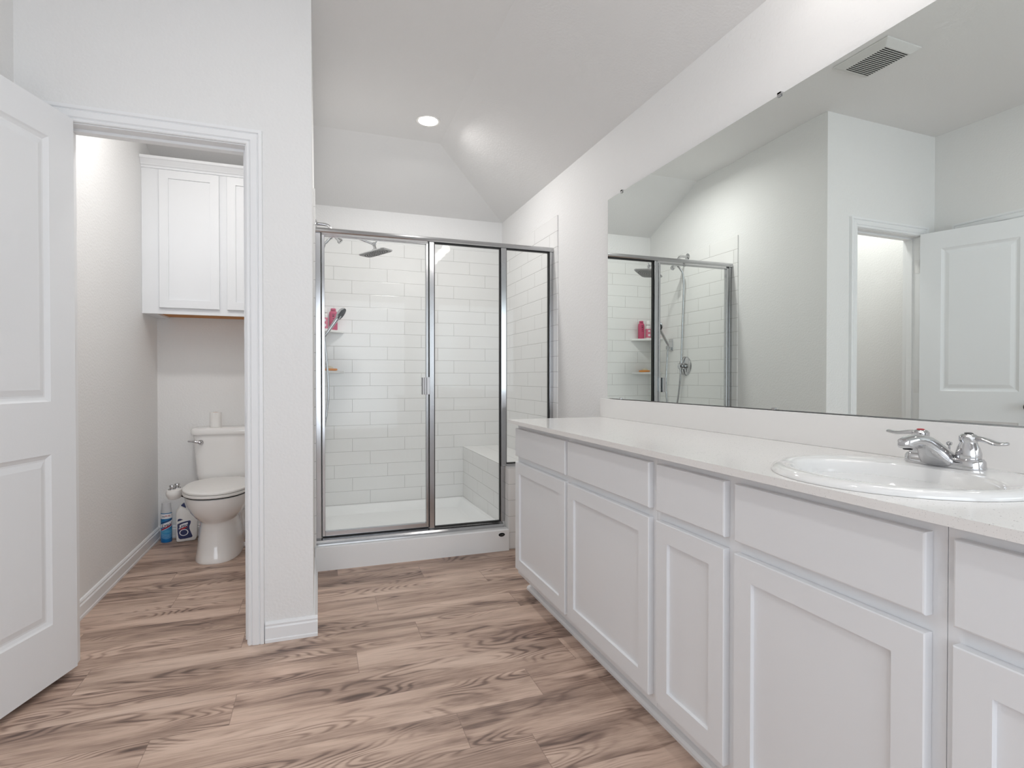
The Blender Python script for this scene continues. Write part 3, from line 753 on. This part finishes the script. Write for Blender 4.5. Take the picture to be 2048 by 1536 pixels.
# sink (drop-in oval with bowl shifted to the front)
def ell(cx, cy, a, b, z, n=64): return [(cx+a*math.cos(2*PI*k/n), cy+b*math.sin(2*PI*k/n), z) for k in range(n)]
z = CZ1
BX = 1.150
sk = MB()
sk.rings([ell(SX, SYc, SA-.038, SB-.038, z-.02), ell(SX, SYc, SA-.015, SB-.015, z+.0003), ell(SX, SYc, SA, SB, z+.0005), ell(SX, SYc, SA, SB, z+.005), ell(SX, SYc, SA-.004, SB-.004, z+.011), ell(SX, SYc, SA-.012, SB-.012, z+.015), ell(SX, SYc, SA-.022, SB-.022, z+.016),
          ell(SX-.012, SYc, SA-.045, SB-.030, z+.0145), ell(BX+.003, SYc, .160, .208, z+.012), ell(BX, SYc, .154, .203, z+.009), ell(BX, SYc, .149, .198, z+.001), ell(BX, SYc, .144, .193, z-.015), ell(BX, SYc, .134, .180, z-.05), ell(BX, SYc, .112, .152, z-.09), ell(BX, SYc, .080, .105, z-.118), ell(BX, SYc, .05, .06, z-.130), ell(BX, SYc, .024, .024, z-.134)])
so = sk.build('sink', 'sink', smooth=True, base=(SX, SYc, z)); tag(so, 'oval white drop-in sink set in the speckled countertop', 'sink')
MB().lathe([(.022, 0), (.022, .003), (.016, .004)], (BX, SYc, z-.134), n=24).build('drain', 'chrome', so, smooth=True)

# faucet
FX, FYc, FZ = 1.352, .846, z+.0135
fa = thing('faucet', (FX, FYc, FZ), 'chrome two-handle faucet on the back rim of the sink', 'faucet')
def capsule(cx, cy, hx, hy, zz, n=10):
    out = []
    for sy_, a0 in ((1, 0), (-1, 180)):
        for k in range(n+1):
            a = math.radians(a0+180*k/n); out.append((cx+hx*math.cos(a), cy+sy_*(hy-hx)+hx*math.sin(a), zz))
    return out
MB().rings([capsule(FX, FYc, a, b_, FZ+h) for a, b_, h in ((.027, .082, 0), (.028, .083, .004), (.027, .082, .017), (.023, .078, .023), (.012, .067, .025))]).build('base_plate', 'chrome', fa, smooth=True)
# spout: solid wedge rising from the base and reaching over the bowl; stations from tip to back
m = MB(); secs = []
for dx, zb, zt_, hw_, hb_ in ((-.138, .050, .060, .008, .008), (-.134, .045, .066, .012, .012), (-.120, .043, .070, .015, .015), (-.100, .046, .073, .016, .016), (-.085, .045, .073, .0165, .0175), (-.070, .038, .072, .017, .019), (-.056, .026, .069, .0175, .024), (-.044, .014, .064, .018, .032), (-.034, .004, .059, .019, .039), (-.027, .0005, .054, .020, .043), (-.016, .0005, .047, .021, .043), (.000, .0005, .036, .024, .038), (.014, .0005, .026, .026, .034), (.022, .0005, .018, .022, .028)):
    zc_, hz = (zb+zt_)/2, (zt_-zb)/2; R = []
    for k in range(24):
        t_ = 2*PI*k/24; c_, s_ = math.cos(t_), math.sin(t_)
        u_ = abs(c_)**.62*(1 if c_ >= 0 else -1); v_ = abs(s_)**.62*(1 if s_ >= 0 else -1)
        R.append(Vector((FX+dx, FYc+u_*(hb_+(hw_-hb_)*(v_+1)/2), FZ+zc_+v_*hz)))
    secs.append(R)
m.rings(secs)
m.build('spout', 'chrome', fa, smooth=True)
MB().lathe([(.009, 0), (.009, .002)], (FX-.118, FYc, FZ+.0415), (0, 0, 1), 18).build('aerator', 'black', fa)
MB().tube([(FX+.019, FYc, FZ+.018), (FX+.019, FYc, FZ+.046)], .0025, 10).lathe([(.004, 0), (.006, .003), (.006, .007), (.003, .009)], (FX+.019, FYc, FZ+.045), n=14).build('lift_rod', 'chrome', fa, smooth=True)
for s_ in (1, -1):
    hy = FYc + s_*.0510
    MB().lathe([(.0225, .020), (.0225, .024), (.0235, .026), (.0232, .034), (.020, .047), (.0165, .055), (.0155, .059), (.0175, .063), (.0175, .071), (.013, .076), (.006, .078)], (FX, hy, FZ), n=28).build('handle_hub', 'chrome', fa, smooth=True)
    if s_ > 0: pts = [(FX, hy, FZ+.069), (FX-.005, hy+.022, FZ+.070), (FX-.012, hy+.048, FZ+.067), (FX-.016, hy+.070, FZ+.070)]
    else: pts = [(FX, hy, FZ+.068), (FX+.003, hy-.024, FZ+.067), (FX+.006, hy-.050, FZ+.060), (FX+.008, hy-.070, FZ+.062)]
    P = catmull(pts, 6); m = MB(); R = []
    for i, p in enumerate(P):
        t_ = i/(len(P)-1); tv = (P[min(i+1, len(P)-1)]-P[max(i-1, 0)]).normalized(); sd_ = tv.cross(Vector((0, 0, 1))).normalized(); up = sd_.cross(tv)
        wdt = .0082 + .0075*math.sin(PI*min(1, t_*.9))*t_*1.6; wdt = wdt*(1 if i < len(P)-2 else (.75 if i == len(P)-2 else .35)); thk = .0065*(1-t_*.45)*(1 if i < len(P)-1 else .5)
        R.append([p+sd_*wdt*math.cos(2*PI*k/14)+up*thk*math.sin(2*PI*k/14) for k in range(14)])
    m.rings(R); m.build('lever', 'chrome', fa, smooth=True)
    MB().lathe([(.008, 0), (.008, .0015), (.005, .0025)], (FX, hy, FZ+.0775), n=18).build('index_button', 'red' if s_ > 0 else 'nickel', fa, smooth=True)

# ------------------------------------------------------------------ mirror (slightly bowed large sheet)
def th(y):
    if y > 1.68: return 0
    if y > 1.30: return .0150*(1.68-y)/.38
    if y > .70: return .0150
    if y > .45: return .0150*(y-.45)/.25
    return 0
def mirror():
    ys = [2.621-.01*k for k in range(297)]
    x = 1.4835; xs = [x]
    for a in ys[:-1]: x += th(a-.005)*.01; xs.append(x)
    z0, z1 = .9925, 2.0655
    verts = []; faces = []; mi = []
    for y, xx in zip(ys, xs):
        verts += [(xx, y, z0), (xx, y, z1), (xx+.004, y, z1), (xx+.004, y, z0)]
    n = len(ys)
    for i in range(n-1):
        a = 4*i; b_ = a+4
        faces += [(a, a+1, b_+1, b_), (a+1, a+2, b_+2, b_+1), (a+2, a+3, b_+3, b_+2), (a+3, a, b_, b_+3)]; mi += [0, 1, 1, 1]
    faces += [(3, 2, 1, 0), (4*n-4, 4*n-3, 4*n-2, 4*n-1)]; mi += [1, 1]
    me = bpy.data.meshes.new('mirror_glass'); me.from_pydata([(a-W, b_, c-z0) for a, b_, c in verts], [], faces)
    me.materials.append(M['mirror']); me.materials.append(M['mirror_edge'])
    for p, k in zip(me.polygons, mi): p.material_index = k; p.use_smooth = (k == 0)
    me.set_sharp_from_angle(angle=math.radians(30))
    bm = bmesh.new(); bm.from_mesh(me); bmesh.ops.recalc_face_normals(bm, faces=bm.faces); bm.to_mesh(me); bm.free()
    t = thing('wall_mirror', (W, 0, z0), 'large frameless rectangular mirror above the countertop', 'mirror')
    link('mirror_glass', me, None, t)
    def mx(y): return xs[min(n-1, max(0, int((2.621-y)/.01)))]
    for y, zz, d in ((2.476, z1, 1), (1.454, z1, 1), (2.482, z0, -1), (1.471, z0, -1)):
        xx = mx(y)
        c = MB().box(xx-.0045, W-.001, y-.008, y+.008, zz+.0005 if d > 0 else zz-.003, zz+.008 if d > 0 else zz-.0005).box(xx-.0045, xx-.0008, y-.008, y+.008, zz-.008 if d > 0 else zz-.003, zz+.008 if d > 0 else zz+.007)
        c.build('mirror_clip', 'chrome', t, bevel=.001)
mirror()

# vanity light above the mirror (above the frame of the photo)
vl = thing('vanity_light', (W, .86, 2.40), 'chrome vanity light bar with four frosted globes above the mirror', 'wall light')
MB().box(W-.03, W-.001, .50, 1.22, 2.36, 2.44).build('back_plate', 'chrome', vl, bevel=.004)
for k in range(4):
    y = .56+.20*k
    MB().lathe([(.018, 0), (.018, .05), (.026, .055), (.026, .07)], (W-.03, y, 2.40), (-1, 0, 0), 20).tube([(W-.05, y, 2.40), (W-.24, y, 2.40), (W-.24, y, 2.42)], .008, 10).build('socket', 'chrome', vl, smooth=True)
    g = MB().lathe([(.045*math.sin(PI*(i+.5)/16), -.045*math.cos(PI*(i+.5)/16)) for i in range(16)], (W-.240, y, 2.45), n=24).build('globe', 'globe', vl, smooth=True)

# ------------------------------------------------------------------ toilet
TXc = -.590
def egg(a, yf, yb_, z, cx=TXc, e=2.3, n=40, wide=.42):
    # a half width, yf front y, yb_ back y; widest point at 'wide' from the back
    ym = yb_ - (yb_-yf)*wide; out = []
    for k in range(n):
        t = 2*PI*k/n; s_, c = math.sin(t), math.cos(t)
        x = cx + a*(abs(c)**(2/e))*(1 if c >= 0 else -1)
        L = (yb_-ym) if s_ >= 0 else (ym-yf)
        out.append((x, ym + L*(abs(s_)**(2/e))*(1 if s_ >= 0 else -1), z))
    return out
tl = thing('toilet', (TXc, 4.0, 0), 'white toilet with closed lid against the back wall of the toilet room', 'toilet')
m = MB()
m.rings([egg(.130, 3.622, 4.16, 0, e=2.6), egg(.130, 3.620, 4.16, .008, e=2.6), egg(.124, 3.632, 4.15, .04, e=2.6), egg(.117, 3.642, 4.14, .10, e=2.5), egg(.110, 3.650, 4.13, .17, e=2.4), egg(.107, 3.655, 4.13, .228, e=2.3), egg(.112, 3.650, 4.13, .236, e=2.2),
         egg(.135, 3.622, 4.14, .256, e=2.2), egg(.160, 3.588, 4.15, .290, e=2.2), egg(.179, 3.562, 4.16, .335, e=2.2), egg(.188, 3.550, 4.17, .375, e=2.2), egg(.188, 3.548, 4.17, .392, e=2.2), egg(.180, 3.556, 4.165, .398, e=2.2)])
m.build('bowl', 'plumb', tl, smooth=True)
m = MB().rings([superell(TXc, 4.16, .115, .15, zz, 4) for zz in (0, .30)]).rings([superell(TXc, 4.20, .14, .115, zz, 4) for zz in (.30, .405)])
m.build('rear_pedestal', 'plumb', tl, smooth=True)
for s_ in (-1, 1):
    MB().lathe([(.018, 0), (.018, .010), (.012, .020), (.004, .023)], (TXc+s_*.122, 3.97, 0), n=18).build('bolt_cap', 'plumb', tl, smooth=True)
MB().rings([egg(.186, 3.545, 4.06, zz, e=2.2) for zz in (.3985, .4025)]).build('bumper_gap', 'dark', tl)
MB().rings([egg(.186, 3.545, 4.075, .402, e=2.2), egg(.191, 3.540, 4.08, .405, e=2.2), egg(.191, 3.540, 4.08, .417, e=2.2), egg(.187, 3.544, 4.08, .420, e=2.2)]).build('seat', 'plastic', tl, smooth=True)
MB().rings([egg(.184, 3.549, 4.06, zz, e=2.2) for zz in (.4195, .4225)]).build('seat_gap', 'dark', tl)
MB().rings([egg(.187, 3.543, 4.085, .422, e=2.2), egg(.191, 3.540, 4.09, .425, e=2.2), egg(.191, 3.541, 4.09, .433, e=2.2), egg(.184, 3.548, 4.085, .439, e=2.2), egg(.150, 3.590, 4.06, .442, e=2.2)]).build('seat_lid', 'plastic', tl, smooth=True)
for s_ in (-1, 1): MB().tube([(TXc+s_*.09, 4.085, .428), (TXc+s_*.05, 4.085, .428)], .012, 14).build('seat_hinge', 'plastic', tl, smooth=True)
# tank, tapered towards the bottom
m = MB()
tk = 4.215
m.rings([superell(TXc+.004, tk+.012, a, b_, zz, 6, 36) for a, b_, zz in ((.168, .080, .385), (.180, .090, .40), (.188, .093, .46), (.198, .095, .60), (.205, .097, .722))])
m.build('tank', 'plumb', tl, smooth=True)
MB().rings([superell(TXc+.004, tk+.008, a, b_, zz, 6, 36) for a, b_, zz in ((.205, .098, .7225), (.219, .104, .7225), (.221, .106, .730), (.221, .106, .752), (.217, .102, .762), (.205, .092, .766))]).build('tank_lid', 'plumb', tl, smooth=True)
lv = MB().lathe([(.016, 0), (.016, .006), (.011, .012), (.009, .022)], (TXc-.150, tk-.083, .672), (0, -1, 0), 20)
lv.tube(catmull([(TXc-.150, tk-.103, .672), (TXc-.175, tk-.106, .678), (TXc-.205, tk-.106, .683), (TXc-.222, tk-.104, .684)], 5), [.010]*3+[.008]*5+[.006]*7+[.004], 12)
lv.build('flush_lever', 'chrome', tl, smooth=True)

# bidet control arm
bi = thing('bidet_attachment', (-.80, 3.93, .40), 'white bidet control pod with two chrome knobs beside the toilet seat', 'bidet')
m = MB()
m.rings([superell(-.846, 3.905, a, b_, .392+h, 2.5) for a, b_, h in ((.016, .030, -.044), (.032, .050, -.038), (.042, .064, -.016), (.044, .066, 0), (.040, .060, .014), (.024, .038, .021))])
m.box(-.82, -.74, 3.97, 4.02, .398, .401)
m.build('control_pod', 'plastic', bi, smooth=True)
for yy, xx in ((3.885, -.855), (3.935, -.838)):
    MB().lathe([(.022, 0), (.021, .004), (.013, .007), (.013, .016), (.016, .020), (.015, .027), (.006, .030)], (xx, yy, .411), n=24).build('knob', 'chrome', bi, smooth=True)
MB().tube([(-.825, 3.93, .365), (-.795, 3.96, .345), (-.76, 4.03, .33)], .006, 10).build('water_tube', 'black', bi, smooth=True)

# toilet roll
tr = thing('toilet_paper_roll', (-.662, 4.200, .766), 'white toilet paper roll standing on the toilet tank lid', 'toilet paper')
MB().lathe([(.019, .0), (.034, .0), (.036, .002), (.036, .100), (.034, .102), (.019, .102), (.019, .06)], (-.662, 4.200, .7662), n=36).build('paper', 'paper', tr, smooth=True)
MB().lathe([(.0188, .001), (.0188, .1015), (.0178, .1015), (.0178, .001)], (-.662, 4.200, .7662), n=28).build('cardboard_core', 'ochre', tr, smooth=True)

# ------------------------------------------------------------------ printed text helpers
def text_mesh(txt, size, shear=0.0):
    cu = bpy.data.curves.new('t', 'FONT'); cu.body = txt; cu.size = size; cu.shear = shear; cu.align_x = 'CENTER'; cu.align_y = 'CENTER'
    cu.offset = size*.018
    o = bpy.data.objects.new('t', cu); C.objects.link(o)
    dg = bpy.context.evaluated_depsgraph_get(); me = bpy.data.meshes.new_from_object(o.evaluated_get(dg))
    bpy.data.objects.remove(o); bpy.data.curves.remove(cu)
    me.materials.clear()
    return me
def wrapped(name, me, mat, c, r, z0, ang0, parent, rot=0.0, sub=True):
    # map flat x,y to a cylinder of radius r about c
    bm = bmesh.new(); bm.from_mesh(me)
    if rot: bmesh.ops.rotate(bm, verts=bm.verts, cent=(0, 0, 0), matrix=Matrix.Rotation(rot, 3, 'Z'))
    bmesh.ops.subdivide_edges(bm, edges=[e for e in bm.edges if e.calc_length() > .006], cuts=2)
    base = WORLD[parent.name]
    for v_ in bm.verts:
        a = ang0 + v_.co.x/r
        v_.co = Vector((c[0]+r*math.sin(a), c[1]-r*math.cos(a), z0+v_.co.y)) - base
    m2 = bpy.data.meshes.new(name); bm.to_mesh(m2); bm.free()
    return link(name, m2, mat, parent)
def flatpoly(pts, nx=10):
    # dense band polygon from a list of (x, ylow, yhigh)
    bm = bmesh.new(); prev = None
    for x, a, b_ in pts:
        cur = (bm.verts.new((x, a, 0)), bm.verts.new((x, b_, 0)))
        if prev: bm.faces.new((prev[0], cur[0], cur[1], prev[1]))
        prev = cur
    me = bpy.data.meshes.new('band'); bm.to_mesh(me); bm.free(); return me
def band(x0, x1, f0, f1, n=12): return flatpoly([(x0+(x1-x0)*k/n, f0(k/n), f1(k/n)) for k in range(n+1)])

# spray can
cc = (-.966, 4.235)
cn = thing('spray_can', (cc[0], cc[1], 0), 'tall blue spray can with grey cap, standing in the corner beside the toilet', 'spray can')
bo_ = MB().lathe([(.031, 0), (.033, .003), (.033, .192), (.0315, .197), (.030, .198)], (*cc, 0), n=40).build('can_body', 'can', cn, smooth=True)
MB().lathe([(.0318, .197), (.0318, .206), (.029, .222), (.0275, .232), (.0272, .258), (.0262, .262), (.020, .262)], (*cc, 0), n=40).build('spray_cap', 'capgrey', cn, smooth=True)
AF = math.atan2(-cc[0], cc[1])*1.0   # towards the camera
AF = math.atan2(0-cc[0], cc[1])
R0 = .0332
def cb_(name, me, mat, dr, z0, rot=0): return wrapped(name, me, mat, cc, R0+dr, z0, AF, cn, rot)
cb_('top_band', band(-.10, .10, lambda t: .160, lambda t: .192, 48), 'label', .0001, 0)
cb_('label_wave', band(-.040, .050, lambda t: .100+.012*t, lambda t: .122+.028*t, 24), 'label', .0002, 0)
cb_('label_stripe', band(-.034, .034, lambda t: .082+.030*t, lambda t: .090+.032*t, 24), 'red', .0003, 0)
cb_('label_stripe', band(-.030, .036, lambda t: .078+.030*t, lambda t: .080+.031*t, 24), 'label', .0003, 0)
cb_('label_stripe', band(-.036, .048, lambda t: .128+.026*t, lambda t: .133+.027*t, 24), 'navy', .0003, 0)
for q in range(4):
    cb_('label_wave', band(-.034, .040, lambda t, q=q: .060-.008*q-.010*math.sin(PI*t), lambda t, q=q: .0625-.008*q-.010*math.sin(PI*t), 24), 'lblue', .0003, 0)
cb_('brand_text', text_mesh('Lysol', .030, .35), 'navy', .0006, .117, .16)
cb_('top_text', text_mesh('New', .010, .1), 'navy', .0006, .176, 0) if False else None
wrapped('top_text', text_mesh('Kills', .012), 'navy', cc, R0+.0004, .175, AF-.55, cn)
wrapped('top_text', text_mesh('99.9%', .014), 'red', cc, R0+.0004, .177, AF+.22, cn)

# toilet cleaner bottle: angled neck
oc = (-.842, 4.215)
k_ = .00232
def zp(px, py): return (px-990)*.000247, (1298-py)*.000247
outl = [zp(*p) for p in ((760, 1292), (742, 1262), (738, 1150), (738, 480), (748, 460), (850, 312), (975, 392), (1080, 500), (1235, 655), (1246, 690), (1246, 1130), (1232, 1215), (1195, 1285), (1170, 1298), (800, 1298))]
yaw_ = math.atan2(-oc[0], oc[1]); ux = Vector((math.cos(yaw_), math.sin(yaw_)*1.0, 0)); uy = Vector((-math.sin(yaw_), math.cos(yaw_), 0))
ux = Vector((math.cos(-yaw_), -math.sin(-yaw_)*-1, 0)) if False else Vector((math.cos(.20), math.sin(.20), 0)); uy = Vector((-math.sin(.20), math.cos(.20), 0))
def L3(a, zz, d): return Vector((oc[0], oc[1], 0)) + ux*a + uy*d + Vector((0, 0, max(zz, 0)))
cl = thing('cleaner_bottle', (oc[0], oc[1], 0), 'white toilet cleaner bottle with angled neck and navy label, behind the toilet bowl', 'bottle')
m = MB(); cxm = sum(a for a, b_ in outl)/len(outl); czm = .11
def lay(s_, d): return [L3(cxm+(a-cxm)*s_, czm+(zz-czm)*(s_ if zz > .01 else s_), d) for a, zz in outl]
m.rings([lay(.86, -.030), lay(.95, -.028), lay(1.0, -.020), lay(1.0, .020), lay(.95, .028), lay(.86, .030)])
m.build('bottle_body', 'plastic', cl, smooth=True)
cap = [zp(*p) for p in ((855, 318), (912, 262), (938, 262), (975, 385), (970, 392))]
MB().rings([[L3(a, zz, d) for a, zz in cap] for d in (-.016, .016)]).build('cap', 'navy', cl, bevel=.003)
def flat(pts, name, mat, d):
    m = MB(); v_ = [m.b.verts.new(L3(*zp(*p), d)) for p in pts]; m.b.faces.new(v_)
    g2 = bmesh.ops.extrude_face_region(m.b, geom=list(m.b.faces)); bmesh.ops.translate(m.b, verts=[e for e in g2['geom'] if isinstance(e, bmesh.types.BMVert)], vec=uy*.0006)
    return m.build(name, mat, cl)
flat([(772, 795), (850, 762), (960, 738), (1060, 725), (1085, 745), (1080, 800), (1050, 880), (1052, 950), (1075, 1020), (1125, 1165), (1100, 1192), (960, 1208), (835, 1210), (795, 1170), (770, 1000)], 'front_label', 'navy', -.0312)
flat([(770, 722), (785, 660), (830, 652), (905, 682), (840, 705)], 'front_label', 'navy', -.0312)
flat([(805, 830), (905, 790), (1015, 768), (1010, 870), (920, 890), (800, 935)], 'label_patch', 'label', -.0320)
flat([(810, 935), (920, 893), (1015, 885), (960, 925), (880, 962)], 'label_patch', 'red', -.0320)
rg = MB(); n_ = 28
rg.rings([[L3(zp(920, 1035)[0]+rr_*math.cos(2*PI*k/n_), zp(920, 1035)[1]+rr_*.85*math.sin(2*PI*k/n_), -.0322) for k in range(n_)] for rr_ in (.021, .026)], False, False)
rg.build('label_ring', 'label', cl)
tm = text_mesh('Lysol', .030, .35)
bm = bmesh.new(); bm.from_mesh(tm); bmesh.ops.rotate(bm, verts=bm.verts, cent=(0, 0, 0), matrix=Matrix.Rotation(.16, 3, 'Z'))
a0, z0_ = zp(908, 850)
for v_ in bm.verts: v_.co = L3(a0+v_.co.x, z0_+v_.co.y, -.0326)-WORLD[cl.name]
m2 = bpy.data.meshes.new('brand_text'); bm.to_mesh(m2); bm.free(); link('brand_text', m2, 'navy', cl)

# ------------------------------------------------------------------ wall cabinet over the toilet
wx0, wx1, wy0, wy1, wz0, wz1 = XL+.001, PX-.111, 3.992, WCB-.001, 1.508, 2.445
wc = thing('wall_cabinet', ((wx0+wx1)/2, WCB, wz0), 'white two-door wall cabinet with crown moulding above the toilet', 'cabinet')
m = MB().box(wx0, wx1, wy0, wy0+.019, wz0, wz1).box(wx0, wx0+.018, wy0+.019, wy1, wz0, wz1).box(wx1-.018, wx1, wy0+.019, wy1, wz0, wz1).box(wx0+.018, wx1-.018, wy1-.01, wy1, wz0+.02, wz1).box(wx0+.018, wx1-.018, wy0+.019, wy1-.01, wz1-.018, wz1)
m.box(wx0+.018, wx0+.075, wy0+.019, wy1, wz0, wz0+.012)
m.build('cabinet_box', 'cab', wc)
MB().box(wx0+.075, wx1-.018, wy0+.0195, wy1-.0105, wz0+.012, wz0+.026).build('bottom_panel', 'ochre', wc)
def shaker_y(x0, x1, z0, z1, parent, fw=.052):
    bm = MB(); f = wy0-.019
    def r(i, y): return [(x0+i, y, z0+i), (x1-i, y, z0+i), (x1-i, y, z1-i), (x0+i, y, z1-i)]
    bm.rings([r(0, wy0-.0005), r(0, f+.002), r(.002, f), r(fw, f), r(fw+.0015, f+.008)]); return bm.build('door', 'cab', parent)
shaker_y(-.938, -.600, 1.545, 2.412, wc)
shaker_y(-.556, -.218, 1.545, 2.412, wc)
cp = [(0, 2.418), (-.006, 2.418), (-.008, 2.430), (-.014, 2.434), (-.018, 2.442), (-.034, 2.464), (-.040, 2.468), (-.042, 2.484), (0, 2.484)]
MB().extrude([(wx0, wy0-.0005+a, zz) for a, zz in cp], (wx1-wx0, 0, 0)).build('crown_moulding', 'cab', wc)
